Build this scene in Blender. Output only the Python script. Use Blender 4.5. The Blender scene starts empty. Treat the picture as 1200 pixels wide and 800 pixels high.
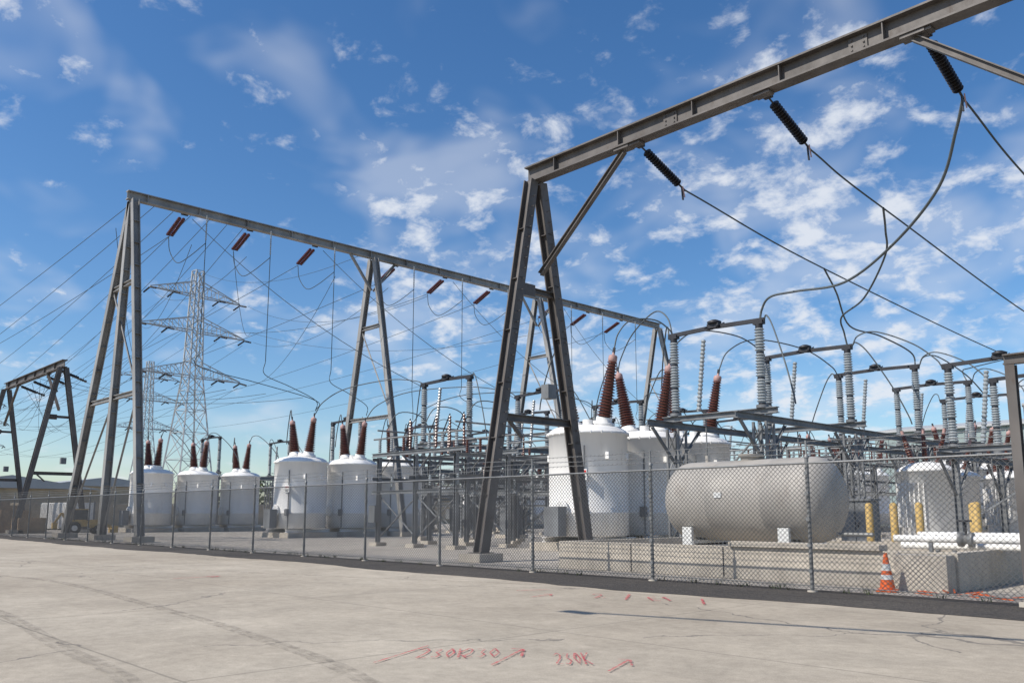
import bpy, math, random
from mathutils import Vector, Matrix
random.seed(11)
V=Vector
scene=bpy.context.scene
# ---------------------------------------------------------------- materials
def nm(name):
    m=bpy.data.materials.new(name); m.use_nodes=True
    nt=m.node_tree; b=nt.nodes['Principled BSDF']
    return m,nt,b
def nd(nt,t,**k):
    n=nt.nodes.new(t)
    for a,v in k.items(): setattr(n,a,v)
    return n
def mth(nt,op,a,b=None,c=None):
    n=nt.nodes.new('ShaderNodeMath'); n.operation=op
    for i,x in enumerate((a,b,c)):
        if x is None: continue
        if isinstance(x,(int,float)): n.inputs[i].default_value=x
        else: nt.links.new(x,n.inputs[i])
    return n.outputs[0]
def noise(nt,vec,scale,detail=4,rough=.55,dist=0):
    n=nt.nodes.new('ShaderNodeTexNoise'); n.inputs['Scale'].default_value=scale
    n.inputs['Detail'].default_value=detail; n.inputs['Roughness'].default_value=rough
    n.inputs['Distortion'].default_value=dist
    if vec is not None: nt.links.new(vec,n.inputs['Vector'])
    return n.outputs[0]
def ramp(nt,fac,p0,p1,c0,c1):
    r=nt.nodes.new('ShaderNodeValToRGB'); nt.links.new(fac,r.inputs[0])
    r.color_ramp.elements[0].position=p0; r.color_ramp.elements[1].position=p1
    r.color_ramp.elements[0].color=(*c0,1); r.color_ramp.elements[1].color=(*c1,1)
    return r.outputs[0]
def mixc(nt,fac,a,b,mode='MIX'):
    n=nt.nodes.new('ShaderNodeMix'); n.data_type='RGBA'; n.blend_type=mode
    for s,x in ((n.inputs[0],fac),(n.inputs[6],a),(n.inputs[7],b)):
        if isinstance(x,(int,float)): s.default_value=x
        elif isinstance(x,tuple): s.default_value=(*x,1)
        else: nt.links.new(x,s)
    return n.outputs[2]
def pm(name,col,rough=.6,metal=0,var=.25,scale=1.5,zs=1.0,stain=None,spec=.4,det=3):
    m,nt,b=nm(name)
    tc=nd(nt,'ShaderNodeTexCoord'); mp=nd(nt,'ShaderNodeMapping')
    mp.inputs['Scale'].default_value=(1,1,zs)
    nt.links.new(tc.outputs['Object'],mp.inputs['Vector'])
    n1=noise(nt,mp.outputs[0],scale,det,.65)
    lo=tuple(c*(1-var) for c in col); hi=tuple(min(1,c*(1+var*.6)) for c in col)
    c=ramp(nt,n1,.32,.68,lo,hi)
    if stain:
        n2=noise(nt,mp.outputs[0],scale*2.7,5,.7)
        f=ramp(nt,n2,.55,.75,(0,0,0),(.75,.75,.75))
        c=mixc(nt,f,c,stain)
        r=ramp(nt,n2,.3,.7,(rough-.1,)*3,(rough+.1,)*3); nt.links.new(r,b.inputs['Roughness'])
    else: b.inputs['Roughness'].default_value=rough
    nt.links.new(c,b.inputs['Base Color'])
    b.inputs['Metallic'].default_value=metal
    b.inputs['Specular IOR Level'].default_value=spec
    return m
M={}
M['dsteel']=pm('weathered_steel',(.12,.108,.10),.6,.1,.35,.9,.5,(.08,.055,.042))
M['gsteel']=pm('galvanised_steel',(.29,.28,.265),.55,.15,.3,.7,.4,(.17,.15,.135))
M['tsteel']=pm('tower_steel',(.42,.43,.43),.6,.1,.15,.7)  # paler than the other steels; distance haze put into the colour
M['rsteel']=pm('rack_steel',(.19,.197,.203),.55,.15,.3,1.2,.6)
M['dark']=pm('dark_metal',(.04,.04,.045),.5,.3,.3,2)
M['white']=pm('white_tank_paint',(.82,.805,.775),.45,0,.07,.7,.18,(.62,.59,.54))
M['brown']=pm('brown_porcelain',(.115,.042,.03),.28,0,.3,3,spec=.6)
M['redb']=pm('red_brown_porcelain',(.10,.022,.018),.35,0,.3,3,spec=.5)
M['black']=pm('black_porcelain',(.018,.015,.015),.35,0,.3,3,spec=.5)
M['grey']=pm('grey_porcelain',(.30,.325,.335),.3,0,.2,3,spec=.6)
M['pink']=pm('bushing_cap_paint',(.44,.27,.24),.6,0,.2,3)
M['cable']=pm('cable_grey',(.10,.115,.12),.6,.2,.2,2)
M['wire']=pm('line_wire',(.045,.06,.065),.6,.1,.2,2)
M['galv']=pm('fence_galvanised',(.21,.212,.21),.5,.3,.25,3)
M['mesh']=pm('fence_mesh_wire',(.10,.10,.10),.55,.3,.2,3)
M['silver']=pm('tank_aluminium_paint',(.36,.335,.30),.62,.06,.16,.9,.35,(.26,.225,.19),spec=.35)
M['conc']=pm('cast_concrete',(.48,.43,.36),.85,0,.22,1.3,.5,(.31,.275,.225))
M['yellow']=pm('yellow_paint',(.52,.35,.12),.6,0,.2,4,1,(.38,.26,.09))
M['orange']=pm('orange_plastic',(.72,.13,.03),.5,0,.2,5)
M['reflw']=pm('reflective_white',(.68,.68,.66),.4,0,.15,6)
M['red']=pm('red_label',(.55,.03,.02),.5,0,.1,6)
M['glass']=pm('dark_glass',(.03,.04,.05),.12,0,.2,2,spec=.8)
M['beige']=pm('beige_block',(.46,.38,.28),.85,0,.2,.5)
M['teal']=pm('ribbed_sheet',(.27,.33,.32),.6,.1,.15,.2,.3)
M['roof']=pm('roof_sheet',(.42,.43,.43),.6,.1,.15,.2)
M['tire']=pm('rubber',(.02,.02,.02),.8,0,.2,5)
M['wood']=pm('wooden_crate',(.40,.28,.17),.8,0,.25,1.5)

def m_leaf():
    m,nt,b=nm('tree_foliage'); tc=nd(nt,'ShaderNodeTexCoord')
    n=noise(nt,tc.outputs['Object'],.35,4)
    nt.links.new(ramp(nt,n,.35,.65,(.025,.04,.015),(.09,.11,.045)),b.inputs['Base Color'])
    b.inputs['Roughness'].default_value=.8; return m
M['leaf']=m_leaf()

def m_pave():
    m,nt,b=nm('concrete_pavement'); tc=nd(nt,'ShaderNodeTexCoord'); P=tc.outputs['Object']
    n1=noise(nt,P,.13,5,.6); n2=noise(nt,P,.75,8,.74,.4); n3=noise(nt,P,70,3,.7); n5=noise(nt,P,6,6,.75)
    c=ramp(nt,n1,.34,.68,(.40,.345,.275),(.52,.46,.375))
    c=mixc(nt,.9,c,ramp(nt,n2,.3,.72,(.72,.71,.69),(1.12,1.11,1.08)),'MULTIPLY')
    c=mixc(nt,.9,c,ramp(nt,n5,.32,.7,(.82,.82,.81),(1.10,1.10,1.10)),'MULTIPLY')
    c=mixc(nt,1.0,c,ramp(nt,n3,.3,.7,(.80,.80,.80),(1.14,1.14,1.14)),'MULTIPLY')
    n4=noise(nt,P,1.3,6,.65)
    c=mixc(nt,ramp(nt,n4,.62,.78,(0,0,0),(.5,.5,.5)),c,(.20,.175,.145))
    n6=noise(nt,P,13,2,.5)
    c=mixc(nt,ramp(nt,n6,.74,.78,(0,0,0),(.55,.55,.55)),c,(.12,.10,.085))
    w=noise(nt,P,.8,4)
    s=nd(nt,'ShaderNodeSeparateXYZ'); nt.links.new(P,s.inputs[0])
    lines=None
    for i,(sp,off) in enumerate(((6.1,2.2),(4.9,1.1))):
        wob=mth(nt,'MULTIPLY',mth(nt,'SUBTRACT',w,.5),.06)
        f=mth(nt,'FRACT',mth(nt,'DIVIDE',mth(nt,'ADD',mth(nt,'ADD',s.outputs[i],wob),1000+off),sp))
        d=mth(nt,'MULTIPLY',mth(nt,'SUBTRACT',.5,mth(nt,'ABSOLUTE',mth(nt,'SUBTRACT',f,.5))),sp)
        l=mth(nt,'LESS_THAN',d,.016)
        lines=l if lines is None else mth(nt,'MAXIMUM',lines,l)
    dn=nd(nt,'ShaderNodeTexNoise'); dn.inputs['Scale'].default_value=1.1; dn.inputs['Detail'].default_value=6
    nt.links.new(P,dn.inputs['Vector'])
    add=nd(nt,'ShaderNodeVectorMath',operation='MULTIPLY_ADD'); nt.links.new(dn.outputs['Color'],add.inputs[0])
    add.inputs[1].default_value=(1.3,1.3,0); nt.links.new(P,add.inputs[2])
    vo=nd(nt,'ShaderNodeTexVoronoi',feature='DISTANCE_TO_EDGE'); vo.inputs['Scale'].default_value=.13
    nt.links.new(add.outputs[0],vo.inputs['Vector'])
    cr=mth(nt,'LESS_THAN',vo.outputs['Distance'],.0022)
    cr=mth(nt,'MULTIPLY',cr,mth(nt,'GREATER_THAN',noise(nt,P,.21,2),.47))
    c=mixc(nt,mth(nt,'MULTIPLY',lines,.5),c,(.15,.135,.11))
    c=mixc(nt,mth(nt,'MULTIPLY',cr,.65),c,(.12,.11,.10))
    nt.links.new(c,b.inputs['Base Color']); b.inputs['Roughness'].default_value=.88
    b.inputs['Specular IOR Level'].default_value=.25
    bp=nd(nt,'ShaderNodeBump'); bp.inputs['Strength'].default_value=.25; bp.inputs['Distance'].default_value=.01
    nt.links.new(n3,bp.inputs['Height']); nt.links.new(bp.outputs[0],b.inputs['Normal'])
    return m
M['pave']=m_pave()
def m_gran(name,c0,c1,sc):
    m,nt,b=nm(name); tc=nd(nt,'ShaderNodeTexCoord'); P=tc.outputs['Object']
    n1=noise(nt,P,.25,5,.6)
    vo=nd(nt,'ShaderNodeTexVoronoi'); vo.inputs['Scale'].default_value=sc; nt.links.new(P,vo.inputs['Vector'])
    c=ramp(nt,n1,.35,.65,c0,c1)
    g=nd(nt,'ShaderNodeRGBToBW'); nt.links.new(vo.outputs['Color'],g.inputs[0])
    c=mixc(nt,1.0,c,ramp(nt,g.outputs[0],.15,.85,(.55,.55,.55),(1.35,1.33,1.3)),'MULTIPLY')
    nt.links.new(c,b.inputs['Base Color']); b.inputs['Roughness'].default_value=.95
    bp=nd(nt,'ShaderNodeBump'); bp.inputs['Strength'].default_value=.8; bp.inputs['Distance'].default_value=.03
    nt.links.new(vo.outputs['Distance'],bp.inputs['Height']); nt.links.new(bp.outputs[0],b.inputs['Normal'])
    return m
M['gravel']=m_gran('gravel',(.36,.325,.28),(.47,.43,.37),14)
M['earth']=m_gran('dry_earth',(.21,.18,.13),(.29,.25,.19),1.2)
M['dgran']=m_gran('dark_granular',(.045,.04,.036),(.08,.07,.06),30)
def m_decal(name,col,thr0,thr1,sc,mx):
    m,nt,b=nm(name); tc=nd(nt,'ShaderNodeTexCoord')
    n=noise(nt,tc.outputs['Object'],sc,6,.75)
    a=ramp(nt,n,thr0,thr1,(0,0,0),(mx,mx,mx))
    b.inputs['Base Color'].default_value=(*col,1); b.inputs['Roughness'].default_value=.85
    nt.links.new(a,b.inputs['Alpha']); return m
M['spray']=m_decal('red_spray_paint',(.52,.06,.075),.34,.6,14,.8)
M['skid']=m_decal('tyre_rubber_mark',(.12,.105,.09),.40,.85,5.5,.28)

# ---------------------------------------------------------------- mesh builder
class MB:
    def __init__(s): s.v=[];s.f=[];s.m=[];s.sm=[];s.mats=[]
    def mi(s,k):
        if k not in s.mats: s.mats.append(k)
        return s.mats.index(k)
    def add(s,vs,fs,mat,smooth=False):
        o=len(s.v); s.v+= [tuple(v) for v in vs]; i=s.mi(mat)
        for f in fs: s.f.append([a+o for a in f]); s.m.append(i); s.sm.append(smooth)
    def box(s,c,sz,mat):
        x,y,z=c; a,b,d=sz[0]/2,sz[1]/2,sz[2]/2
        vs=[(x+i*a,y+j*b,z+k*d) for i in(-1,1) for j in(-1,1) for k in(-1,1)]
        s.add(vs,[(0,1,3,2),(4,6,7,5),(0,4,5,1),(2,3,7,6),(0,2,6,4),(1,5,7,3)],mat)
    def fr(s,p0,p1,up=None):
        p0=V(p0);p1=V(p1);d=(p1-p0).normalized()
        u=V(up) if up else V((0,0,1))
        sd=d.cross(u)
        if sd.length<.05: sd=d.cross(V((0,1,0)))
        sd.normalize(); return p0,p1,d,sd,sd.cross(d)
    def bar(s,p0,p1,w,h,mat,up=None,oy=0,oz=0):
        p0,p1,d,sd,u=s.fr(p0,p1,up)
        vs=[p+sd*(oy+i*w/2)+u*(oz+j*h/2) for p in(p0,p1) for i,j in((-1,-1),(1,-1),(1,1),(-1,1))]
        s.add(vs,[(0,1,2,3),(7,6,5,4),(0,4,5,1),(1,5,6,2),(2,6,7,3),(3,7,4,0)],mat)
    def ib(s,p0,p1,w,h,t,mat,up=None):
        s.bar(p0,p1,w,t,mat,up,0,h/2-t/2); s.bar(p0,p1,w,t,mat,up,0,-h/2+t/2)
        s.bar(p0,p1,t*.7,h-2*t,mat,up)
    def ang(s,p0,p1,w,mat,up=None):
        t=w*.14
        s.bar(p0,p1,w,t,mat,up,0,-w/2+t/2); s.bar(p0,p1,t,w-t,mat,up,-w/2+t/2,t/2)
    def lathe(s,p0,p1,prof,mat,n=14,smooth=True):
        p0,p1,d,sd,u=s.fr(p0,p1); L=(p1-p0).length
        vs=[];fs=[]
        for r,t in prof:
            for k in range(n):
                a=2*math.pi*k/n; vs.append(p0+d*(t*L)+(sd*math.cos(a)+u*math.sin(a))*r)
        for i in range(len(prof)-1):
            for k in range(n):
                fs.append((i*n+k,i*n+(k+1)%n,(i+1)*n+(k+1)%n,(i+1)*n+k))
        s.add(vs,fs,mat,smooth)
        s.add([vs[k] for k in range(n)],[tuple(range(n-1,-1,-1))],mat)
        o=(len(prof)-1)*n; s.add([vs[o+k] for k in range(n)],[tuple(range(n))],mat)
    def cyl(s,p0,p1,r0,mat,r1=None,n=12):
        s.lathe(p0,p1,[(r0,0),(r0 if r1 is None else r1,1)],mat,n)
    def ins(s,p0,p1,r0,r1,k,mat,n=12,core=.62):
        pr=[]
        for i in range(k):
            t0=i/k; r=r0+(r1-r0)*(i+.5)/k; p=1/k
            pr+=[(r*core,t0),(r*core,t0+.3*p),(r,t0+.52*p),(r*.96,t0+.64*p)]
        pr.append((r1*core,1)); s.lathe(p0,p1,pr,mat,n,False)
    def wire(s,pts,r,mat,n=5):
        pts=[V(p) for p in pts]; vs=[];fs=[]
        for i,p in enumerate(pts):
            a=pts[max(0,i-1)]; b=pts[min(len(pts)-1,i+1)]
            d=(b-a).normalized(); sd=d.cross(V((0,0,1)))
            if sd.length<.02: sd=V((1,0,0))
            sd.normalize(); u=sd.cross(d)
            for k in range(n):
                q=2*math.pi*k/n; vs.append(p+(sd*math.cos(q)+u*math.sin(q))*r)
        for i in range(len(pts)-1):
            for k in range(n): fs.append((i*n+k,i*n+(k+1)%n,(i+1)*n+(k+1)%n,(i+1)*n+k))
        s.add(vs,fs,mat,True)
    def mesh(s,name):
        me=bpy.data.meshes.new(name); me.from_pydata(s.v,[],s.f)
        for k in s.mats: me.materials.append(M[k])
        me.polygons.foreach_set('material_index',s.m); me.polygons.foreach_set('use_smooth',s.sm)
        me.update(); return me
    def obj(s,name,loc=(0,0,0),rz=0):
        return put(s.mesh(name),name,loc,rz)
def put(me,name,loc=(0,0,0),rz=0,sc=1):
    o=bpy.data.objects.new(name,me); o.location=loc; o.rotation_euler=(0,0,rz); o.scale=(sc,sc,sc)
    scene.collection.objects.link(o); return o
def sag(p0,p1,s,n=20):
    p0=V(p0);p1=V(p1)
    return [p0.lerp(p1,i/n)-V((0,0,4*s*(i/n)*(1-i/n))) for i in range(n+1)]
def smooth(pts,n=8):
    pts=[V(p) for p in pts]; P=[pts[0]*2-pts[1]]+pts+[pts[-1]*2-pts[-2]]; out=[]
    for i in range(1,len(P)-2):
        a,b,c,d=P[i-1:i+3]
        for k in range(n):
            t=k/n
            out.append(.5*((2*b)+(c-a)*t+(2*a-5*b+4*c-d)*t*t+(3*b-a-3*c+d)*t**3))
    out.append(P[-2]); return out
R2=V((.69,.724,0)); F2=V((-.724,.69,0))   # site headings expressed in yard axes
def C(X,Y,z=0): return R2*X+F2*Y+V((0,0,z))

# ---------------------------------------------------------------- ground
def sheet(name,x0,x1,y0,y1,z,mat,jag=0):
    mb=MB()
    if jag:
        n=420; vs=[]
        for i in range(n+1):
            x=x0+(x1-x0)*i/n
            vs.append((x,y0+random.uniform(-jag,jag)*.6+math.sin(x*.7)*jag+math.sin(x*.21+1)*jag*1.5,z)); vs.append((x,y1,z))
        mb.add(vs,[(2*i,2*i+2,2*i+3,2*i+1) for i in range(n)],mat)
    else: mb.add([(x0,y0,z),(x1,y0,z),(x1,y1,z),(x0,y1,z)],[(0,1,2,3)],mat)
    return mb.obj(name)
sheet('ground',-3500,3500,-3500,3500,-.012,'earth')
sheet('gravel_yard',-105,25,15.8,112,-.006,'gravel')
sheet('concrete_pavement',-160,60,-70,15.0,-.002,'pave')
sheet('dark_strip',-160,60,13.85,16.5,.003,'dgran',.12)  # dark granular strip along the fence foot, uneven near edge

mb=MB()
def ribbon(mb,pts,w,z,mat):
    pts=[V((p[0],p[1],z)) for p in pts]; vs=[]
    for i,p in enumerate(pts):
        d=(pts[min(i+1,len(pts)-1)]-pts[max(0,i-1)]).normalized(); s=V((-d.y,d.x,0))*w/2
        ww=random.uniform(.75,1.25); vs+=[p+s*ww,p-s*ww]
    mb.add(vs,[(2*i,2*i+1,2*i+3,2*i+2) for i in range(len(pts)-1)],mat)
zz=.005
for k,(pl,w) in enumerate([([(-15,23),(-10.5,19.85),(-5.4,13.8),(-3.2,10.95),(-1.4,8.2),(-.2,5)],.20),
              ([(-12,18),(-7.8,13.4),(-5.25,10.2),(-3.45,8.0),(-2.2,5.4)],.20),
              ([(-13,26),(-3,20.5),(4,17),(9,13)],.16)]):
    for q,f in ((0,1),(.04,.55),(-.05,.35)):
        ribbon(mb,smooth([C(a+q,b+q) for a,b in pl],16),w*f,zz,'skid'); zz+=.0008
mb.obj('tyre_marks')
mb=MB(); zc=[.014]
G={'2':[[(0,.8),(.3,1),(.6,.8),(.5,.5),(0,0),(.65,0)]],'3':[[(0,.95),(.5,.9),(.25,.55),(.6,.3),(.3,0),(0,.1)]],
   '0':[[(.3,1),(0,.5),(.3,0),(.6,.5),(.3,1)]],'K':[[(0,1),(0,0)],[(.6,1),(0,.45),(.6,0)]],'V':[[(0,1),(.3,0),(.6,1)]],
   'D':[[(0,0),(0,1),(.5,.8),(.55,.3),(0,0)]],'1':[[(.1,.75),(.3,1),(.3,0)]],'/':[[(0,0),(.8,1.1)]],
   'A':[[(0,0),(1.6,.9)],[(1.0,.95),(1.65,.92),(1.5,.45)]],'L':[[(.5,1),(0,.2),(1.2,0)]],'E':[[(.6,1),(0,.9),(0,0),(.6,.05)],[(0,.5),(.5,.5)]]}
def write(txt,X,Y,w,h,st=.035):
    x=X
    for ch in txt:
        if ch!=' ':
            for st_ in G[ch]:
                pts=[C(x+a*w+random.uniform(-.006,.006),Y+b*h+random.uniform(-.02,.02)) for a,b in st_]
                dense=[]
                for i in range(len(pts)-1):
                    for k in range(4): dense.append(pts[i].lerp(pts[i+1],k/4))
                dense.append(pts[-1]); ribbon(mb,dense,st,zc[0],'spray'); zc[0]+=.00012
        x+=w*(.95 if ch not in 'AL/' else 1.7)
write('/',-1.40,9.0,.55,1.0,.03); write('230K',-1.0,9.3,.15,.6,.024); write('230',-.52,9.35,.15,.55,.022); write('A',-.2,8.85,.2,1.1,.032)
write('230K',.45,8.9,.105,.7,.022); write('A',.92,8.5,.18,.7,.03)
write('A',.35,15.9,.24,.6,.05); write('2',1.5,15.8,.28,.7,.045); write('/',2.0,15.4,.25,.9,.05); write('E1',2.45,15.2,.24,.7,.045); write('/',3.2,14.6,.22,.9,.05)
write('A',-7.9,20.4,.5,.8,.07); write('/',.1,17.2,.8,.2,.05)
mb.obj('red_utility_markings')

# ---------------------------------------------------------------- chain link fence
def fence(x0,x1,y,H=2.5,name='chain_link_fence',post0=-8.3,step=3.85):
    mb=MB(); mb2=MB()
    sp=.10; n=int((x1-x0)/sp)
    for i in range(n):
        x=x0+i*sp
        if x+H<=x1: mb2.bar((x,y-.045,.06),(x+H,y-.045,H),.0075,.0075,'mesh')
        if x-H>=x0: mb2.bar((x,y-.053,.06),(x-H,y-.053,H),.0075,.0075,'mesh')
    for k in range(int(H/sp)):
        z=.06+k*sp
        mb2.bar((x1-H+ k*sp,y-.045,.06),(x1,y-.045,H-k*sp),.0075,.0075,'mesh') if k else None
        mb2.bar((x1,y-.053,z),(x1-(H-z),y-.053,H),.0075,.0075,'mesh')
    m_=mb
    x=post0
    while x>x0:
        lean=random.uniform(-.02,.02)
        m_.cyl((x,y,0),(x+lean,y,2.62),.038,'galv',n=10); m_.cyl((x,y,0),(x,y,.03),.10,'conc',n=10)
        m_.bar((x+lean,y,2.6),(x+lean,y-.0,2.95),.03,.03,'galv')
        m_.lathe((x+lean,y,2.6),(x+lean,y,2.68),[(.05,0),(.05,.5),(.02,1)],'galv',10)
        for z in (.4,.9,1.4,1.9,2.3): m_.cyl((x,y-.052,z),(x,y+.03,z),.045,'galv',n=6)
        x-=step
    m_.cyl((x0,y,H),(x1,y,H),.022,'galv',n=8); m_.cyl((x0,y,.12),(x1,y,.12),.012,'galv',n=6)
    for k,z in enumerate((2.68,2.80,2.92)):
        pts=[(x0+i*.8,y,z+random.uniform(-.02,.02)) for i in range(int((x1-x0)/.8))]+[(x1,y,z)]
        m_.wire(pts,.006,'galv',4)
        xx=x1
        while xx>-45:
            m_.bar((xx-.03,y-.02,z-.02),(xx+.03,y+.02,z+.02),.004,.004,'galv'); m_.bar((xx-.02,y+.02,z+.02),(xx+.02,y-.02,z-.02),.004,.004,'galv')
            xx-=.14
    o=mb.obj(name); c=mb2.obj('mesh_fabric'); c.parent=o
fence(-112,-4.6,16.0)

# gate portal at the right
mb=MB()
GX=-4.5
for x in (GX,-.8):
    mb.ib((x,16,0),(x,16,4.0),.15,.16,.025,'dsteel',(0,1,0)); mb.box((x,16,.04),(.3,.3,.08),'conc')
    mb.ang((x+.12,16.12,2.4),(x+1.0,16.12,3.8),.08,'dsteel')
mb.ib((GX-.10,16,4.1),(-.6,16,4.1),.14,.18,.025,'dsteel')
for z in (.15,1.2,2.3,3.3): mb.cyl((GX+.12,16,z),(-.92,16,z),.03,'galv',n=8)
mb.cyl((GX+.16,16,.15),(GX+.16,16,3.3),.03,'galv',n=8); mb.cyl((GX+1.8,16,.15),(GX+1.8,16,3.3),.03,'galv',n=8)
for i in range(34):
    for sgn in (1,-1):
        xa=GX+.15+i*.1; xb=xa+sgn*3.1
        t=1.0
        if xb>-.95: t=(-.95-xa)/3.1
        if xb<GX+.15: t=(xa-GX-.15)/3.1
        if t>0.02: mb.bar((xa,15.95-.006*sgn,.15),(xa+sgn*3.1*t,15.95-.006*sgn,.15+3.1*t),.007,.007,'mesh')
mb.obj('gate_portal')

# ---------------------------------------------------------------- front gantries (beam along x)
def gantryX(x0,x1,y,H,mat,name,strings=()):
    mb=MB()
    mb.ib((x0-.35,y,H-.3),(x1+.35,y,H-.3),.44,.62,.055,mat)
    x=x0+1.1
    while x<x1: mb.box((x,y-.115,H-.3),(.03,.16,.5),mat); x+=2.9
    for x in (x0+6,x0+12): 
        mb.box((x,y-.03,H-.3),(.5,.06,.42),mat)
        for i in range(3):
            for j in (-1,1): mb.box((x+j*.16,y-.075,H-.44+i*.14),(.04,.04,.04),mat)
    for x,sg in ((x0,1),(x1,-1)):
        def at(t,s_): return V((x,y+s_*2.55,.25)).lerp(V((x,y+s_*.22,H-.62)),t)
        for s_ in (-1,1):
            a=at(0,s_); b=at(1,s_)
            mb.ib(a,b,.36,.40,.045,mat,(1,0,0))
            mb.box((x,y+s_*2.55,.13),(1.0,1.0,.26),'conc'); mb.box((x,y+s_*2.55,.275),(.6,.6,.03),mat)
            for k in range(1,7):
                p=a.lerp(b,k/7); mb.box((p.x,p.y,p.z),(.40,.26,.02),mat)
            for k in range(30):
                p=a.lerp(b,.08+k*.03); mb.cyl(p+V((.18,0,0)),p+V((.34,0,0)),.012,mat,n=5)
        mb.ib(at(.34,-1),at(.34,1),.22,.26,.035,mat)
        mb.ib(at(.69,-1),at(.69,1),.18,.2,.03,mat)
        mb.bar(at(.36,-1),at(.36,-1)+V((0,1.0,-.9)),.1,.1,mat)
        mb.box(at(.69,-1)+V((sg*.1,.35,-.02)),(.03,.9,.42),mat)
        mb.box(at(.40,1)+V((.1,-1.1,.25)),(.35,.4,.5),'rsteel')
        mb.ib(V((x+sg*.25,y,H-4.1)),V((x+sg*4.1,y,H-.72)),.18,.18,.03,mat)
        mb.box((x+sg*4.1,y,H-.66),(.6,.36,.08),mat)
    for xs in strings: mb.box((xs,y+.26,H-.52),(.25,.12,.3),'dark'); mb.box((xs,y,H-.66),(.5,.3,.06),mat)
    return mb.obj(name)
FX=(-16.2,-11.6,-7.2)
gantryX(-20.8,-3.3,21,14,'dsteel','steel_gantry',strings=FX)
gantryX(-93,-75.5,21,14,'dsteel','steel_gantry')
gantryX(-17.5,-3.5,74,12.5,'gsteel','steel_gantry')

mb=MB()
for xs in FX:
    a=V((xs,21.3,13.35)); b=V((xs,23.4,12.6)); d=(b-a).normalized()
    mb.cyl(a,a+d*.25,.03,'dark',n=6)
    mb.ins(a+d*.25,b-d*.12,.15,.15,16,'black',14,.45)
    mb.cyl(b-d*.12,b+d*.3,.035,'dark',n=6)
    mb.bar(b+d*.1,b+d*.15+V((0,0,-.42)),.035,.07,'dark'); mb.bar(b+V((.1,0,-.05)),b+V((.1,.1,-.42)),.025,.04,'pink')
mb.obj('strain_insulator_set')
mb=MB()
E=[V((xs,23.6,12.52)) for xs in FX]
mb.wire(smooth([E[0],(-16.2,33.7,11.75),(-16.2,58,11.0),(-16.2,73.6,11.6)],10),.03,'wire')
mb.wire(smooth([E[1],(-11.6,28.8,11.95),(-11.6,50,10.6),(-11.6,73.6,11.6)],10),.03,'wire')
mb.wire(smooth([E[2],(-7.2,30,11.7),(-7.2,50,10.6),(-7.2,73.6,11.6)],10),.03,'wire')
mb.wire(smooth([E[2],(-7.6,24.1,11.9),(-8.5,25.1,10.8),(-10.5,26.7,9.95),(-12.95,28.4,9.5),(-15.2,29.2,9.75),(-16.6,29.8,9.9),(-17.1,30,9.5),(-17.2,30,8.95)]),.045,'cable',7)
mb.wire(smooth([(-11.6,28.8,11.95),(-12.3,30.6,11.75),(-12.9,31.9,11.2),(-15.1,34.9,10.5),(-17.0,36.8,10.3),(-17.25,37.5,9.7),(-17.2,37.7,8.95)]),.04,'cable',7)
mb.wire(smooth([(-16.2,33.7,11.75),(-16.9,36.2,11.3),(-18.2,40.2,10.6),(-18.2,43.6,10.6),(-17.3,45.2,9.8),(-17.2,45.4,8.95)]),.04,'cable',7)
mb.wire(smooth([(-16.2,58,11.0),(-17.6,55,10.2),(-17.6,53.5,9.8),(-17.2,53.1,8.95)]),.035,'cable',6)
mb.wire(smooth([(-11.6,50,10.6),(-13.4,56,9.7),(-16.4,60.4,9.9),(-17.2,60.8,8.95)]),.035,'cable',6)
mb.obj('overhead_line')

# ---------------------------------------------------------------- far gantry (beam along y)
mb=MB(); XB=-52.2; HT=21
mb.ib((XB,17.3,HT-.27),(XB,70.9,HT-.27),.42,.54,.05,'gsteel')
y=18.5
while y<70: mb.box((XB+.11,y,HT-.27),(.18,.03,.44),'gsteel'); y+=3.3
for fi,y in enumerate((17.7,35.3,52.9,70.5)):
    legs=[4.5,-4.2] if fi else [4.5,-1.4,-8.2]
    w=.42 if fi==0 else .38
    def L(lx,t): return V((XB+lx,y,.3)).lerp(V((XB+(.3 if lx>0 else -.25),y,HT-.56)),t)
    for lx in legs:
        a=L(lx,0); b=L(lx,1)
        mb.ib(a,b,w,w,.045,'gsteel',(0,1,0)); mb.box((a.x,a.y,.15),(1.2,1.2,.3),'conc')
        if fi==0:
            for s in range(1,14):
                p=a.lerp(b,s/14); mb.box(p,(w*.9,w*1.02,.025),'gsteel')
    for t in (.40,.74):
        mb.ib(L(legs[0],t),L(legs[-1],t),.24,.26,.035,'gsteel')
    mb.ang(L(legs[0],.40),L(legs[-1],.74),.12,'gsteel')
    if fi==0: mb.ang(L(legs[1],.0),L(legs[0],.40),.12,'gsteel'); mb.ang(L(legs[2],.0),L(legs[1],.4),.12,'gsteel')
    for sg in (-1,1):
        if fi in(1,2): mb.ang((XB,y+sg*.1,HT-3.0),(XB,y+sg*2.0,HT-.56),.16,'gsteel')
mb.obj('steel_gantry')
YS=(21.0,25.5,30.5,37.6,42.5,47.6,55.6,60,65)
TG=[(-49.45,29.2,8.2),(-49.45,29.2,8.2),(-49.45,33.2,8.2),(-49.45,37.2,8.2),(-48.8,46,9.1),(-48.8,46,9.1),(-48.8,53.7,9.1),(-48.8,61.4,9.1),(-48.8,69,9.1)]
mb=MB(); wl=MB(); dr=MB()
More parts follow.
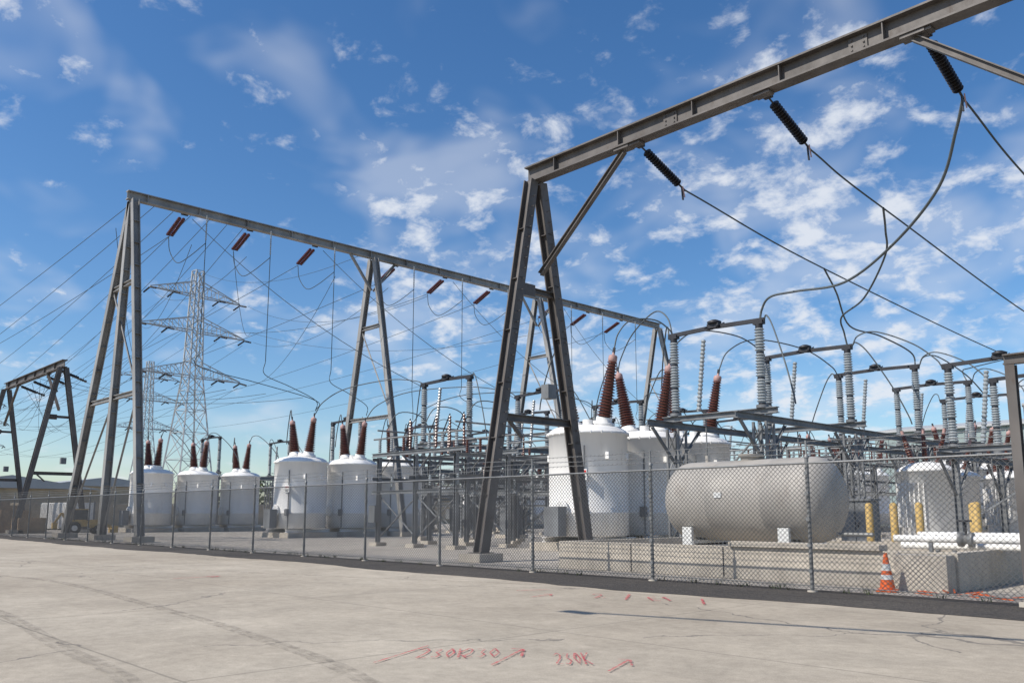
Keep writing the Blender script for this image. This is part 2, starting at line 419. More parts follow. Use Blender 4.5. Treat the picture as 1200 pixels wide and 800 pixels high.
for i,y in enumerate(YS):
    a=V((XB-.3,y,HT-.55)); b=V((XB-2.3,y-.1,HT-1.45)); d=(b-a).normalized()
    for o in (-.13,.13):
        mb.ins(a+d*.35+V((0,o,0)),b+V((0,o,0)),.125,.125,12,'redb',9,.55)
    mb.bar(b+V((0,-.22,0)),b+V((0,.22,0)),.06,.06,'dark'); mb.bar(a+V((0,-.22,0)),a+V((0,.22,0)),.08,.08,'dark')
    e=b+d*.15
    dr.wire(smooth([e,e+V((.1,.1,-1.0)),e+V((.9,.3,-1.9)),e+V((1.9,.6,-1.7)),(XB+.6,y+1.1,HT-2.4)],6),.026,'wire')
    mb.ins(V((XB+.6,y+1.1,HT-.55)),V((XB+.6,y+1.1,HT-2.2)),.06,.06,12,'grey',8,.5)
    q=V((XB+.6,y+1.1,0)); tg=V(TG[i])
    dr.wire([q+V((0,0,HT-2.2)),q+V((0,0,13))]+smooth([q+V((0,0,11.5)),q+V((0,0,10.6)),q.lerp(V((tg.x,tg.y,0)),.5)+V((0,0,9.8)),tg+V((0,0,.7)),tg],6),.026,'wire')
    wl.wire(sag(e,(-240,y-8+(i%3)*5,24),5,24) if i%3!=1 else sag(e,(-107.5,41+(i%2)*12,26),2.5,20),.021,'wire')
for k,y in enumerate(YS[:8]):
    if k%2: continue
    wl.wire(sag(V((XB+.5,y+.2,HT-1.0)),V((-40,30.8+7.7*(k//2),8.95)),.9,12),.02,'wire')
for k in range(7):
    wl.wire(sag(V((XB-.4,17.9+k*1.2,HT-.4-(k%3)*.05)),V((-260,10+k*9,19+(k*3)%8)),4+k%3,24),.021,'wire')
mb.obj('strain_insulator_set'); dr.obj('dropper_cables')
for k in range(6): wl.wire(sag((-75.5-2.5*k,21.3,13.2),(-150,30+3*k,15),2,12),.018,'wire')
for k in range(3): wl.wire(sag((-77-3*k,21,13.4),(-56,26+k*3,10),1.2,12),.018,'wire')
wl.obj('overhead_line')
mb=MB()
for k in range(4):
    x=-77-4.0*k; a=V((x,21.3,13.3)); b=a+V((1.9,.8,-.7)); mb.ins(a,b,.13,.13,10,'black',8,.5)
    b=a+V((-.6,2.2,-.6)); mb.ins(a,b,.13,.13,10,'black',8,.5)
mb.obj('strain_insulator_set')

# ---------------------------------------------------------------- circuit breakers
def breaker_mesh(bl=2.4,br=1.0):
    mb=MB()
    for i in range(3):
        y=i*4.0
        mb.box((0,y,.16),(3.7,3.5,.33),'conc')
        for sx in (-1.15,1.15):
            mb.ib((sx,y-1.6,.43),(sx,y+1.6,.43),.2,.2,.03,'white')
        R=1.70
        H0=.56
        pr=[(R*.9,0),(R,.012),(R,.20),(R+.02,.205),(R+.02,.215),(R,.22),(R,.895),(R+.08,.90),(R+.08,.92),(R,.925),
            (R*.96,.945),(R*.85,.968),(R*.66,.985),(R*.4,.996),(.35,1.0)]
        mb.lathe((0,y,H0),(0,y,5.3),pr,'white',40)
        for k in range(24):
            a=2*math.pi*k/24; mb.box((math.cos(a)*(R+.06),y+math.sin(a)*(R+.06),4.87),(.05,.05,.12),'white')
        mb.lathe((0,y-R+.05,1.7),(0,y-R-.12,1.7),[(.36,0),(.36,.5),(.42,.55),(.42,.9),(.3,1)],'white',20)
        mb.cyl((R*.6,y-R*.84,.6),(R*.6,y-R*.84,4.3),.035,'rsteel',n=6)
        mb.box((R*.6,y-R*.9,1.6),(.3,.16,.45),'rsteel')
        mb.cyl((-R*.75,y-R*.70,.5),(-R*.75,y-R*.70,1.0),.05,'dark',n=8); mb.cyl((-R*.75,y-R*.70,1.0),(-R*.6,y-R*.6,1.0),.05,'dark',n=8)
        for a in (.3,2.8,3.6,5.9): mb.box((math.cos(a)*(R+.06),y+math.sin(a)*(R+.06),3.9),(.18,.06,.28),'white')
        mb.cyl((.0,y,5.25),(.0,y,5.55),.22,'white',n=14); mb.box((0,y+.5,5.36),(.5,.4,.3),'rsteel')
        for sx in (-1,1):
            a=V((sx*.80,y,4.85)); d=V((sx*.21,0,1)).normalized()
            mb.lathe(a,a+d*.75,[(.40,0),(.40,.55),(.46,.58),(.46,.72),(.34,.75),(.34,1)],'white',20)
            t=.75+bl
            mb.ins(a+d*.75,a+d*t,.38*br,.22*br,int(bl*8.3),'brown',16,.68)
            mb.lathe(a+d*t,a+d*(t+.4),[(.17,0),(.19,.05),(.19,.55),(.14,.7),(.06,.75),(.05,1)],'pink',14)
            mb.bar(a+d*(t+.35),a+d*(t+.6),.05,.12,'dark')
    mb.box((0,-2.1,1.2),(.8,.5,1.2),'rsteel')
    mb.box((1.0,-1.52,3.1),(.55,.05,.45),'reflw'); mb.box((1.0,-1.55,3.22),(.48,.02,.1),'red'); mb.box((1.0,-1.55,3.04),(.4,.02,.04),'dark')
    mb.box((1.0,-1.55,2.96),(.34,.02,.03),'dark')
    return mb.mesh('circuit_breaker')
bm_=breaker_mesh(); bs_=breaker_mesh(1.95,1.0)
for p in ((-24.5,27.9,0),(-51,29.2,0),(-74,28.2,0),(-34,69,0),(-24,70,0),(-66,58,0),(-20.5,77,0)):
    put(bs_ if p[0] in(-51,-74) else bm_,'circuit_breaker',p)

# ---------------------------------------------------------------- disconnect switches
def switch_mesh():
    mb=MB()
    mb.ib((-2.7,0,-.12),(2.7,0,-.12),.24,.24,.03,'rsteel')
    for sx in (-2.05,2.05):
        mb.cyl((sx,0,0),(sx,0,.12),.24,'rsteel',n=12)
        for k in range(3):
            z=.12+k*1.02; mb.cyl((sx,0,z),(sx,0,z+.08),.15,'dark',n=10)
            mb.ins((sx,0,z+.08),(sx,0,z+1.02),.215,.195,8,'grey',14,.7)
        mb.cyl((sx,0,3.18),(sx,0,3.34),.15,'dark',n=10)
        mb.box((sx,0,3.42),(.42,.26,.16),'dark')
    mb.ins((-.9,.0,.12),(-.55,0,3.1),.12,.11,18,'grey',10,.7)
    mb.bar((-2.3,0,3.5),(-.1,0,3.56),.13,.16,'dark'); mb.bar((.1,0,3.56),(2.3,0,3.5),.13,.16,'dark')
    mb.box((0,0,3.6),(.55,.3,.18),'dark'); mb.lathe((0,0,3.7),(0,0,3.86),[(.28,0),(.30,.5),(.12,1)],'dark',12)
    for q in (-.28,.28): mb.bar((q,-.3,3.5),(q,.3,3.75),.05,.05,'dark')
    return mb.mesh('disconnect_switch')
sw=switch_mesh()
jm=MB()
def lat(mb,x,y,z0,z1,w,mat,n=5):
    c=[(x+i*w/2,y+j*w/2) for i,j in((-1,-1),(1,-1),(1,1),(-1,1))]
    for a in c: mb.ang((a[0],a[1],z0),(a[0],a[1],z1),.09,mat)
    for k in range(n):
        a0=z0+(z1-z0)*k/n; a1=z0+(z1-z0)*(k+1)/n
        for i in range(4):
            p=c[i];q=c[(i+1)%4]
            if k%2: p,q=q,p
            mb.bar((p[0],p[1],a0),(q[0],q[1],a1),.05,.02,mat)
def switch_row(xc,ys,z=5.6):
    mb=MB()
    for y in ys:
        put(sw,'disconnect_switch',(xc,y,z))
        for sx in (-2.05,2.05):
            if random.random()<.55: lat(mb,xc+sx,y,.2,z-.55,.55,'rsteel')
            else: mb.ib((xc+sx,y,.2),(xc+sx,y,z-.55),.26,.26,.03,'rsteel',(1,0,0))
            mb.box((xc+sx,y,.1),(.9,.9,.22),'conc')
            mb.ang((xc+sx,y+.15,z-2.0),(xc+sx,y+1.7,z-.55),.1,'rsteel'); mb.ang((xc+sx,y-.15,z-2.0),(xc+sx,y-1.7,z-.55),.1,'rsteel')
        mb.box((xc+2.3,y-.35,1.5),(.4,.3,.6),'rsteel'); mb.cyl((xc-.7,y+.2,1.2),(xc-.7,y+.2,z),.03,'galv',n=6)
        mb.ang((xc-2.0,y,1.0),(xc+2.0,y,z-.8),.09,'rsteel')
    for sx in (-2.05,2.05):
        mb.ib((xc+sx,ys[0]-2,z-.4),(xc+sx,ys[-1]+2,z-.4),.2,.26,.03,'rsteel')
    mb.obj('switch_support_structure')
rows=[(-19.3,[30,37.7,45.4,53.1,60.8]),(-37.8,[30.8,38.5,46.2,53.9,61.6]),(-60.5,[38.7,46.4,54.1]),(-84,[37.7,45.4]),(-46.5,[46,53.7,61.4,69]),(-8.5,[58,65.7,73.4]),(-64,[72,79.7])]
for xc,ys in rows: switch_row(xc,ys)
switch_row(-11.2,[38.5,44.2,49.9],4.3)
def arc(p0,p1,h,r=.032):
    p0=V(p0);p1=V(p1); m=(p0+p1)/2; u=V((0,0,1))
    jm.wire(smooth([p0,p0.lerp(p1,.08)+u*h*.6,p0.lerp(p1,.3)+u*h,p0.lerp(p1,.7)+u*h*.8,p0.lerp(p1,.94)+u*h*.3,p1],6),r,'cable',6)
for bx,by,rl,rr,ZT in ((-24.5,27.9,-35.5,-21.4,8.45),(-51,29.2,-58.2,-40.0,8.0),(-74,28.2,-81.7,-62.7,8.0)):
    for i in range(3):
        y=by+4*i
        arc((bx-1.55,y,ZT),(bx-3.9,y+1.0,6.4),1.0)
        if bx>-60: arc((bx+1.55,y,ZT),(rr,(30 if rr>-25 else 30.8)+7.7*i,9.1),1.1+.3*i)
        else: arc((bx+1.55,y,ZT),(bx+4.5,y+1.5,6),1.0)
for xc,ys in rows:
    for i,y in enumerate(ys):
        for sx in (-2.3,2.3):
            r=random.random()
            if r<.45: arc((xc+sx,y,9.1),(xc+sx*1.9,y+random.uniform(-2,2),5.4),.7)
            elif r<.7: arc((xc+sx,y,9.1),(xc+sx*2.0,y+2.5,7.3),1.0)
arc((-21.4,30,9.1),(-26,31.9,8.4),1.6)
for i in range(3): arc((-17.0,37.7+7.7*i,9.1),(-13.5,38.5+5.7*i,7.8),.9); arc((-8.9,38.5+5.7*i,7.8),(-5.5,39+5*i,5.2),1.0)
jm.obj('jumper_cables')

# ---------------------------------------------------------------- bus racks
def rack(name,nx,ny,sx,sy,h,seed):
    rnd=random.Random(seed); mb=MB()
    X=[i*sx for i in range(nx)]; Y=[j*sy for j in range(ny)]
    for x in X:
        for y in Y:
            mb.ib((x,y,.15),(x,y,h),.18,.18,.025,'rsteel',(1,0,0)); mb.box((x,y,.08),(.6,.6,.17),'conc')
    for z in (h*.6,h+.12):
        for y in Y: mb.ib((X[0]-.6,y,z),(X[-1]+.6,y,z),.12,.17,.022,'rsteel')
    for x in X:
        for z in (h*.75,h-.12): mb.ib((x,Y[0]-.4,z),(x,Y[-1]+.4,z),.11,.15,.022,'rsteel')
    for i in range(nx-1):
        for y in Y:
            if rnd.random()<.5: mb.ang((X[i],y+.06,.4),(X[i+1],y+.06,h*.55),.07,'rsteel'); mb.ang((X[i+1],y+.13,.4),(X[i],y+.13,h*.55),.07,'rsteel')
            mb.ang((X[i],y,h*.8),(X[i]+sx*.35,y,h),.07,'rsteel')
    for y in Y:
        for x in [X[0]+k*sx/3 for k in range(3*(nx-1)+1)]:
            if rnd.random()<.8: mb.ins((x,y,h+.23),(x,y,h+.85),.10,.09,6,'grey' if rnd.random()<.6 else 'brown',8,.6)
            if rnd.random()<.5: mb.ins((x+.1,y,h*.8-.12),(x+.1,y,h*.8-.6),.09,.09,5,'grey',8,.6)
            if rnd.random()<.25: mb.bar((x,y,h+.9),(x+.5,y,h+1.7),.04,.04,'dark'); mb.ins((x+.5,y,h+.25),(x+.5,y,h+1.6),.08,.07,10,'brown',8,.6)
        mb.cyl((X[0]-.5,y,h+.9),(X[-1]+.5,y,h+.9),.045,'galv',n=8)
    for x in X:
        mb.cyl((x+.5,Y[0]-.5,h+1.25),(x+.5,Y[-1]+.5,h+1.25),.04,'galv',n=8)
        if rnd.random()<.7: mb.box((x,Y[0]-.25,1.5),(.5,.3,.8),'rsteel')
        p=V((x+.5,Y[0],h+1.25)); mb.wire(smooth([p,p+V((.3,.5,.9)),p+V((1.0,1.4,.7)),p+V((1.3,1.8,-.4))],5),.025,'cable')
    return mb.mesh(name)
rA=rack('bus_rack',3,4,2.9,3.1,4.2,1); rB=rack('bus_rack',3,5,3.2,3.4,4.8,2); rC=rack('bus_rack',4,3,2.6,3.0,3.6,3)
for me,p in ((rA,(-34.5,24.0)),(rA,(-32,37)),(rB,(-13,58)),(rC,(-20,64)),(rB,(-31,50)),
             (rA,(-69,43)),(rB,(-90,48)),(rC,(-60,66)),(rB,(-45,74)),(rB,(-18,92)),(rA,(-5.5,38)),(rC,(-57,45))):
    put(me,'bus_rack',(p[0],p[1],0))
def cab_mesh():
    mb=MB(); mb.box((0,0,.1),(1.7,1.2,.2),'conc'); mb.box((0,0,1.1),(1.2,.8,1.8),'rsteel'); mb.box((0,0,2.04),(1.35,.95,.07),'rsteel')
    mb.box((0,-.41,1.1),(.02,.02,1.7),'dark'); mb.box((.12,-.42,1.1),(.04,.04,.2),'dark')
    return mb.mesh('control_cabinet')
cm=cab_mesh()
for p in ((-15,33),(-6.5,33),(-40,38),(-30,33)): put(cm,'control_cabinet',(p[0],p[1],0))
def trafo():
    mb=MB(); mb.box((0,0,.15),(3.2,2.6,.3),'conc'); mb.lathe((0,0,.3),(0,0,3.9),[(1.15,0),(1.2,.02),(1.2,.86),(1.27,.865),(1.27,.89),(1.15,.92),(.7,.98),(.2,1)],'white',32)
    for k in range(9):
        a=-2.6+k*.16; mb.bar((math.cos(a)*1.22,math.sin(a)*1.22,.9),(math.cos(a)*1.22,math.sin(a)*1.22,2.9),.04,.22,'white',(math.cos(a),math.sin(a),0))
    for s in (-1,0,1):
        q=V((s*.55,0,3.7)); d=V((s*.25,0,1)).normalized(); mb.ins(q,q+d*1.5,.19,.12,12,'brown',12,.65); mb.cyl(q+d*1.5,q+d*1.75,.08,'pink',n=8)
    return mb.mesh('power_transformer')
tf=trafo()
for p in ((-17,49),(-15.6,53.2),(-8.0,52.5),(-6.5,56.5),(-15.6,41.5)): put(tf,'power_transformer',(p[0],p[1],0))

# ---------------------------------------------------------------- storage tank in concrete basin
mb=MB()
x0,x1,y0,y1,h=-17,-6.3,18.2,24.0,.74
mb.box(((x0+x1)/2,y0,h/2),(x1-x0,.3,h),'conc'); mb.box(((x0+x1)/2,y1,h/2),(x1-x0,.25,h),'conc')
mb.box((x0+.125,(y0+y1)/2,h/2),(.25,y1-y0-.302,h),'conc'); mb.box((x1-.125,(y0+y1)/2,h/2),(.25,y1-y0-.302,h),'conc')
mb.box(((x0+x1)/2,(y0+y1)/2,.04),(x1-x0-.51,y1-y0-.31,.06),'conc')
mb.box((-6.85,17.80,.35),(1.0,.45,.7),'conc'); mb.box((-9.6,18.17,.80),(3.6,.42,.11),'conc')
for x in (-14.4,-11.6): mb.box((x,y0-.153,h/2),(.03,.012,h-.04),'dark')
mb.obj('concrete_basin')
mb=MB(); R=1.1; zc_=1.87; yc=21.0; xa,xb=-15.0,-10.0
pr=[(.02,0),(R*.35,.006),(R*.65,.025),(R*.86,.055),(R*.97,.09),(R,.12),(R,.33),(R+.006,.332),(R+.006,.338),(R,.34),(R,.66),(R+.006,.662),(R+.006,.668),(R,.67),(R,.88),(R*.97,.91),(R*.86,.945),(R*.65,.975),(R*.35,.994),(.02,1)]
mb.lathe((xa,yc,zc_),(xb,yc,zc_),pr,'silver',48)
for x in (-14.0,-11.1):
    mb.box((x,yc,.38),(.35,1.7,.64),'reflw'); mb.box((x,yc,.72),(.35,1.9,.14),'reflw')
    for s in (-1,1): mb.bar((x,yc+s*.93,.6),(x,yc+s*.93,1.15),.3,.1,'reflw')
mb.lathe((-12.5,yc,2.92),(-12.5,yc,3.12),[(.28,0),(.28,.6),(.34,.62),(.34,1)],'silver',18)
mb.cyl((-11.4,yc,2.92),(-11.4,yc,3.25),.04,'galv',n=8); mb.cyl((-11.4,yc,3.2),(-11.0,yc,3.2),.04,'galv',n=8)
mb.cyl((-13.9,yc,2.92),(-13.9,yc,3.15),.06,'silver',n=8); mb.cyl((-10.1,yc-.1,1.0),(-9.2,yc-.1,1.0),.05,'galv',n=8)
mb.box((-12.9,yc-R-.005,2.0),(.22,.03,.14),'reflw')
mb.obj('storage_tank')
def boll():
    mb=MB(); mb.lathe((0,0,0),(0,0,1.82),[(.105,0),(.105,.965),(.08,.985),(.03,1)],'yellow',16); mb.cyl((0,0,0),(0,0,.05),.2,'conc',n=12); return mb.mesh('bollard')
bo=boll()
for x,y in ((-10.9,24.6),(-10.2,24.6),(-9.5,24.6),(-8.0,24.5),(-8.75,26.5)): put(bo,'bollard',(x,y,0))
mb=MB()
for z,y in ((.95,20.2),(.78,20.6),(1.0,21.6)):
    mb.cyl((-8.4,y,z),(-2.8,y,z),.08,'white',n=12)
    for x in (-7.6,-5.2,-3.2): mb.bar((x,y,.08),(x,y,z-.08),.08,.08,'rsteel')
mb.lathe((-7.0,20.2,.95),(-6.7,20.2,.95),[(.16,0),(.16,.3),(.1,.35),(.1,.65),(.16,.7),(.16,1)],'galv',14)
mb.cyl((-6.85,20.2,1.0),(-6.85,20.2,1.35),.03,'dark',n=8); mb.lathe((-6.85,20.2,1.33),(-6.85,20.2,1.37),[(.14,0),(.14,1)],'dark',14)
mb.obj('pipe_run')
mb=MB(); mb.box((0,0,.02),(.38,.38,.04),'orange')
mb.lathe((0,0,.04),(0,0,.229),[(.145,0),(.117,1)],'orange',24); mb.lathe((0,0,.229),(0,0,.32),[(.117,0),(.103,1)],'reflw',24)
mb.lathe((0,0,.32),(0,0,.40),[(.102,0),(.091,1)],'orange',24); mb.lathe((0,0,.40),(0,0,.53),[(.091,0),(.068,1)],'reflw',24)
mb.lathe((0,0,.53),(0,0,.74),[(.066,0),(.03,1)],'orange',24)
mb.obj('traffic_cone',(-7.35,17.2,0),.3)
mb=MB()
for k in range(22):
    x=random.uniform(-6.4,-4.8); y=random.uniform(16.6,17.5); a=random.random()*6
    mb.bar((x,y,.03),(x+math.cos(a)*.35,y+math.sin(a)*.25,.07),.03,.015,'orange')
mb.obj('safety_netting')
mb=MB()
for k in range(90):
    x=random.uniform(-60,-5); y=16.15+random.uniform(-.1,.5)
    for j in range(7):
        a=random.random()*6.28; l=random.uniform(.05,.16)
        p=V((x+random.uniform(-.08,.08),y+random.uniform(-.08,.08),0)); q=p+V((math.cos(a)*l*.6,math.sin(a)*l*.6,l))
        s=V((math.sin(a),-math.cos(a),0))*.012; mb.add([p-s,p+s,q],[(0,1,2)],'leaf')
mb.obj('weeds')

# ---------------------------------------------------------------- lattice towers
def tower():
    mb=MB(); H=34
    def hw(z): return 2.9-(2.9-.9)*min(1,z/20) if z<20 else .9-.35*(z-20)/14
    lv=[0,4.5,8.5,12,15,17.6,19.5,21.5,23.5,25.6,27.6,29.6,31.6,34]
    cs=((-1,-1),(1,-1),(1,1),(-1,1)); m='tsteel'
    for a,b in zip(lv[:-1],lv[1:]):
        for i,(cx,cy) in enumerate(cs):
            dx,dy=cs[(i+1)%4]; A,B=hw(a),hw(b)
            mb.bar((cx*A,cy*A,a),(cx*B,cy*B,b),.16,.16,m)
            mb.bar((cx*A,cy*A,a),(dx*B,dy*B,b),.07,.07,m); mb.bar((dx*A,dy*A,a),(cx*B,cy*B,b),.07,.07,m)
            mb.bar((cx*B,cy*B,b),(dx*B,dy*B,b),.07,.07,m)
    for z,l in ((19.5,7.2),(25.6,7.6),(30.5,6.6)):
        for s in (-1,1):
            w=hw(z); w2=hw(z+1.9)
            for cx in (-1,1):
                mb.bar((cx*w,s*w,z),(0,s*l,z),.12,.12,m); mb.bar((cx*w2,s*w2,z+1.9),(0,s*l,z+.1),.1,.1,m)
                for k in range(1,5):
                    t=k/5; lo=V((cx*w,s*w,z)).lerp(V((0,s*l,z)),t); hi=V((cx*w2,s*w2,z+1.9)).lerp(V((0,s*l,z+.1)),t)
                    lo2=V((cx*w,s*w,z)).lerp(V((0,s*l,z)),t-.2)
                    mb.bar(lo,hi,.06,.06,m); mb.bar(lo2,hi,.06,.06,m)
            for t in (.45,1):
                y=s*(w+(l-w)*t); mb.ins((.1,y,z-.1),(1.6,y,z-.5),.12,.12,9,'black',8,.5); mb.ins((-.1,y,z-.1),(-1.6,y,z-.5),.12,.12,9,'black',8,.5)
    return mb.mesh('transmission_tower')
tw=tower()
TP=C(-42.5,112); put(tw,'transmission_tower',(TP.x,TP.y,0),.12)
T2=C(-74,172); put(tw,'transmission_tower',(T2.x,T2.y,0),.1,.95)
T3=V((-260,52,0)); put(tw,'transmission_tower',T3)
mb=MB()
for z,l in ((19.5,7.2),(25.6,7.6),(30.5,6.6)):
    for s in (-1,1):
        for t in (.45,1):
            o=V((0,s*(.8+(l-.8)*t),z-.6))
            mb.wire(sag(TP+o+V((-1.6,0,0)),T3+o,5.5,22),.024,'wire')
            if t==1: mb.wire(sag(TP+o+V((1.6,0,0)),V((XB-2.5,30+s*8*t+(z-25)*.8,19.3)),2.2,16),.02,'wire')
mb.wire(sag(TP+V((0,0,34)),T3+V((0,0,34)),4,20),.018,'wire'); mb.wire(sag(TP+V((0,0,34)),V((XB,35,21)),2,16),.018,'wire')
mb.obj('overhead_line')

# ---------------------------------------------------------------- off-frame mast arm, added to cast a shadow line on the pavement
mb=MB()
b=V((2.6,6.45,0)); e=V((-12.3,1.8,9.2))
mb.lathe(b,b+V((0,0,9.1)),[(.3,0),(.3,.02),(.16,.03),(.10,1)],'galv',14)
mb.cyl(b+V((0,0,8.8)),e,.08,'galv',.045,10); mb.box(e+V((-.3,-.1,-.05)),(.6,.2,.12),'galv')
mb.obj('shadow_mast_arm')

# ---------------------------------------------------------------- buildings, walls, vehicles, vegetation
def building(name,x0,x1,y0,y1,h,wall,win=True):
    mb=MB(); cx,cy=(x0+x1)/2,(y0+y1)/2
    mb.box((cx,cy,h/2),(x1-x0,y1-y0,h),wall)
    o=.5; vs=[(x0-o,y0-o,h+.01),(x1+o,y0-o,h+.01),(x1+o,y1+o,h+.01),(x0-o,y1+o,h+.01),(x0-o,cy,h+1.6),(x1+o,cy,h+1.6)]
    mb.add(vs,[(0,1,5,4),(2,3,4,5),(0,4,3),(1,2,5),(0,3,2,1)],'roof')
    mb.bar((x0-o,y0-o-.06,h-.1),(x1+o,y0-o-.06,h-.1),.12,.3,'roof')
    x=x0+.6
    while x<x1: mb.box((x,y0-.04,h/2),(.12,.08,h-.3),wall); x+=1.2
    if win:
        x=x0+2.4
        while x<x1-2.5:
            mb.box((x+.6,y0-.06,h*.72),(1.9,.1,1.3),'glass'); mb.box((x+.6,y0-.10,h*.72-.72),(2.1,.16,.1),'roof'); mb.box((x+.6,y0-.12,h*.72),(.07,.05,1.3),'roof'); x+=4.8
        mb.box(((x0+x1)/2,y0-.06,1.9),(3.6,.1,3.8),'roof')
    mb.obj(name)
building('warehouse',-50,10,116,140,12.5,'teal')
building('industrial_building',-135,-118,18,38,4.6,'beige'); building('industrial_building',-190,-150,40,60,6,'beige')
building('control_building',-112,-106,62,90,4,'beige'); building('warehouse',-250,-190,150,175,8,'teal')
building('warehouse',-125,-75,150,170,6.5,'roof')
mb=MB(); mb.box((-104,52,1.3),(.3,84,2.6),'beige')
for k in range(22): mb.box((-104,11+k*4,1.4),(.45,.45,2.8),'beige')
mb.box((-104,52,2.66),(.4,84.2,.1),'conc')
mb.obj('block_wall')
mb=MB()
def crate(mb,c,s):
    mb.box(c,s,'wood')
    for k in range(6):
        mb.box((c[0]-s[0]/2+s[0]*(k+.5)/6,c[1]-s[1]/2-.02,c[2]),(s[0]/6-.06,.04,s[2]-.1),'wood')
crate(mb,(-80,19.2,.9),(3.2,2.2,1.8)); crate(mb,(-84.5,19.6,1.1),(3,2.2,2.2)); crate(mb,(-76,19.6,.6),(2,2,1.2)); crate(mb,(-88.5,19.6,1.3),(3.4,2.2,2.6)); mb.obj('wooden_crates')
def container(loc,mat):
    mb=MB(); mb.box((0,0,1.35),(6,2.4,2.5),mat)
    for k in range(20): mb.box((-2.85+k*.3,-1.22,1.35),(.14,.06,2.3),mat)
    for sx in (-1,1):
        for sy in (-1,1): mb.box((sx*2.97,sy*1.18,1.35),(.14,.14,2.62),'rsteel')
    for sx in (-1,1): mb.box((sx*2.8,0,.06),(.3,2.4,.12),'rsteel')
    mb.obj('shipping_container',loc,.15)
container((-96,20,0),'white'); container((-100,25,0),'beige'); container((-92,27,0),'white')
mb=MB()
mb.box((0,0,1.15),(2.6,1.3,.7),'yellow'); mb.box((1.3,0,1.05),(1.3,1.0,.8),'yellow'); mb.box((-.3,0,2.0),(1.3,1.3,1.0),'glass'); mb.box((-.3,0,2.56),(1.5,1.45,.12),'yellow')
for sx in (-.92,.32):
    for sy in (-.64,.64): mb.bar((sx,sy,1.4),(sx,sy,2.52),.08,.08,'dark')
for x,r in ((-.9,.65),(1.4,.45)):
    for s in (-.75,.75): mb.lathe((x,s-.18,r),(x,s+.18,r),[(r*.7,0),(r,.15),(r,.85),(r*.7,1)],'tire',20); mb.cyl((x,s-.2,r),(x,s+.2,r),r*.45,'reflw',n=14)
mb.bar((1.6,.5,1.3),(2.9,.5,.7),.12,.2,'yellow'); mb.bar((1.6,-.5,1.3),(2.9,-.5,.7),.12,.2,'yellow'); mb.box((3.1,0,.5),(.5,1.8,.7),'yellow')
mb.bar((-1.3,0,1.1),(-2.0,0,2.2),.18,.24,'yellow'); mb.bar((-2.0,0,2.2),(-2.6,0,1.2),.16,.2,'yellow'); mb.box((-2.6,0,.9),(.45,.6,.6),'yellow')
put(mb.mesh('backhoe_loader'),'backhoe_loader',(-69.5,21.5,0),1.5,.72)
mb=MB(); rnd=random.Random(5)
for a in range(60):
    ang=math.radians(-62+124*a/60+rnd.uniform(-1.2,1.2)); dist=rnd.uniform(190,300)
    c=C(math.sin(ang)*dist,math.cos(ang)*dist)
    if a%3==2: continue
    h=rnd.uniform(5,10); mb.cyl(c,c+V((0,0,h*.5)),.3,'wood',.15,6)
    for k in range(150):
        u=rnd.uniform(0,6.28); w=rnd.random()**.5*h*.55; z=rnd.uniform(.15,1)
        ww=w*max(0.0,math.sin(min(1,z*1.1)*math.pi*.95))**.5 if z<.95 else w*.3
        p=c+V((math.cos(u)*ww*1.3,math.sin(u)*ww*1.3,h*(.15+.85*z)))
        d1=V((rnd.uniform(-1,1),rnd.uniform(-1,1),rnd.uniform(-.6,.6)))*.9; d2=V((rnd.uniform(-.5,.5),rnd.uniform(-.5,.5),1))*.6
        mb.add([p-d1,p-d2,p+d1,p+d2],[(0,1,2,3)],'leaf')
mb.obj('distant_trees')

# ---------------------------------------------------------------- light and sky
sd=V((-.38,-.92,1.0)).normalized()   # towards the sun
el=math.asin(sd.z); rot=math.atan2(sd.x,sd.y)
sl=bpy.data.lights.new('sun','SUN'); sl.energy=5.0; sl.angle=math.radians(.5); sl.color=(1,.94,.85)
so=bpy.data.objects.new('sun',sl); so.rotation_euler=sd.to_track_quat('Z','Y').to_euler(); scene.collection.objects.link(so)
w=bpy.data.worlds.new('World'); scene.world=w; w.use_nodes=True; nt=w.node_tree
bg=nt.nodes['Background']; out=nt.nodes['World Output']
sk=nd(nt,'ShaderNodeTexSky',sky_type='NISHITA'); sk.sun_disc=False; sk.sun_elevation=el; sk.sun_rotation=rot
sk.air_density=1.0; sk.dust_density=.5; sk.ozone_density=3.6
hs=nd(nt,'ShaderNodeHueSaturation'); hs.inputs['Saturation'].default_value=1.22; hs.inputs['Hue'].default_value=.502
nt.links.new(sk.outputs[0],hs.inputs['Color']); nt.links.new(hs.outputs[0],bg.inputs[0]); bg.inputs[1].default_value=.138
tc=nd(nt,'ShaderNodeTexCoord'); s=nd(nt,'ShaderNodeSeparateXYZ'); nt.links.new(tc.outputs['Generated'],s.inputs[0])
z=mth(nt,'ADD',mth(nt,'MAXIMUM',s.outputs[2],0.0),.34)
cx=mth(nt,'DIVIDE',s.outputs[0],z); cy=mth(nt,'DIVIDE',s.outputs[1],z)
cb=nd(nt,'ShaderNodeCombineXYZ'); nt.links.new(cx,cb.inputs[0]); nt.links.new(cy,cb.inputs[1])
P=cb.outputs[0]
nA=noise(nt,P,13.0,8,.6,.2); nB=noise(nt,P,1.9,2,.5); nC=noise(nt,P,4.3,3,.5,.3)
dt=nd(nt,'ShaderNodeVectorMath',operation='DOT_PRODUCT'); nt.links.new(tc.outputs['Generated'],dt.inputs[0]); dt.inputs[1].default_value=(-.50,.84,.20)
mr=nd(nt,'ShaderNodeMapRange',interpolation_type='SMOOTHSTEP'); nt.links.new(dt.outputs['Value'],mr.inputs[0]); mr.inputs[1].default_value=.86; mr.inputs[2].default_value=.995
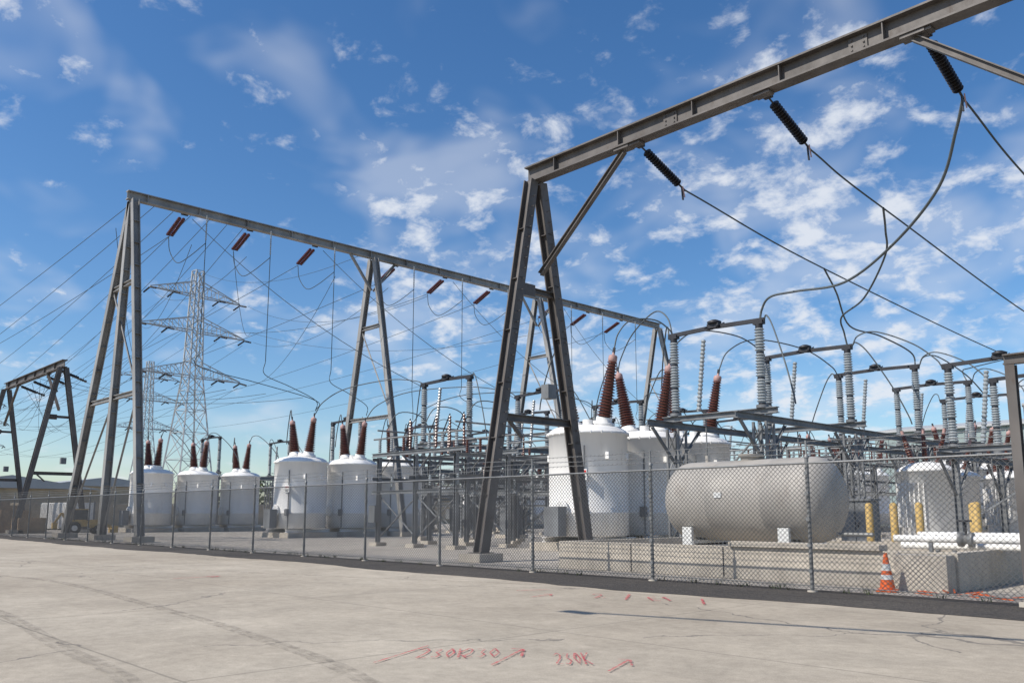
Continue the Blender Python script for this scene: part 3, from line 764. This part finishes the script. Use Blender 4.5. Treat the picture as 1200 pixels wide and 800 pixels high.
mr.inputs[3].default_value=-.025; mr.inputs[4].default_value=.09
cov=mth(nt,'ADD',mth(nt,'MULTIPLY',mth(nt,'SUBTRACT',nB,.5),.42),mth(nt,'MULTIPLY',mth(nt,'SUBTRACT',nC,.5),.36))
val=mth(nt,'ADD',mth(nt,'ADD',nA,cov),mr.outputs[0])
m1=nd(nt,'ShaderNodeMapRange',interpolation_type='SMOOTHSTEP'); nt.links.new(val,m1.inputs[0]); m1.inputs[1].default_value=.525; m1.inputs[2].default_value=.80; m1.inputs[4].default_value=.88
ve=nd(nt,'ShaderNodeMapRange',interpolation_type='SMOOTHSTEP'); nt.links.new(mth(nt,'ADD',mth(nt,'ADD',nC,cov),mr.outputs[0]),ve.inputs[0]); ve.inputs[1].default_value=.46; ve.inputs[2].default_value=.80; ve.inputs[4].default_value=.34
hz=nd(nt,'ShaderNodeMapRange'); nt.links.new(s.outputs[2],hz.inputs[0]); hz.inputs[1].default_value=0; hz.inputs[2].default_value=.12; hz.inputs[3].default_value=.45; hz.inputs[4].default_value=1
fac=mth(nt,'MULTIPLY',mth(nt,'MAXIMUM',m1.outputs[0],ve.outputs[0]),hz.outputs[0])
bc=nd(nt,'ShaderNodeBackground'); bc.inputs[0].default_value=(.86,.90,.97,1); bc.inputs[1].default_value=.93
mx=nd(nt,'ShaderNodeMixShader'); nt.links.new(fac,mx.inputs[0]); nt.links.new(bg.outputs[0],mx.inputs[1]); nt.links.new(bc.outputs[0],mx.inputs[2])
nt.links.new(mx.outputs[0],out.inputs[0])
scene.view_settings.view_transform='Standard'; scene.view_settings.look='None'; scene.view_settings.exposure=0

# ---------------------------------------------------------------- camera
cd=bpy.data.cameras.new('camera'); cd.lens=30; cd.sensor_width=36; cd.shift_y=.04; cd.clip_end=9000
co=bpy.data.objects.new('camera',cd); co.location=(0,0,1.5)
t=math.radians(8.75); D=V((-.724*math.cos(t),.69*math.cos(t),math.sin(t)))
co.rotation_euler=D.to_track_quat('-Z','Y').to_euler(); scene.collection.objects.link(co); scene.camera=co
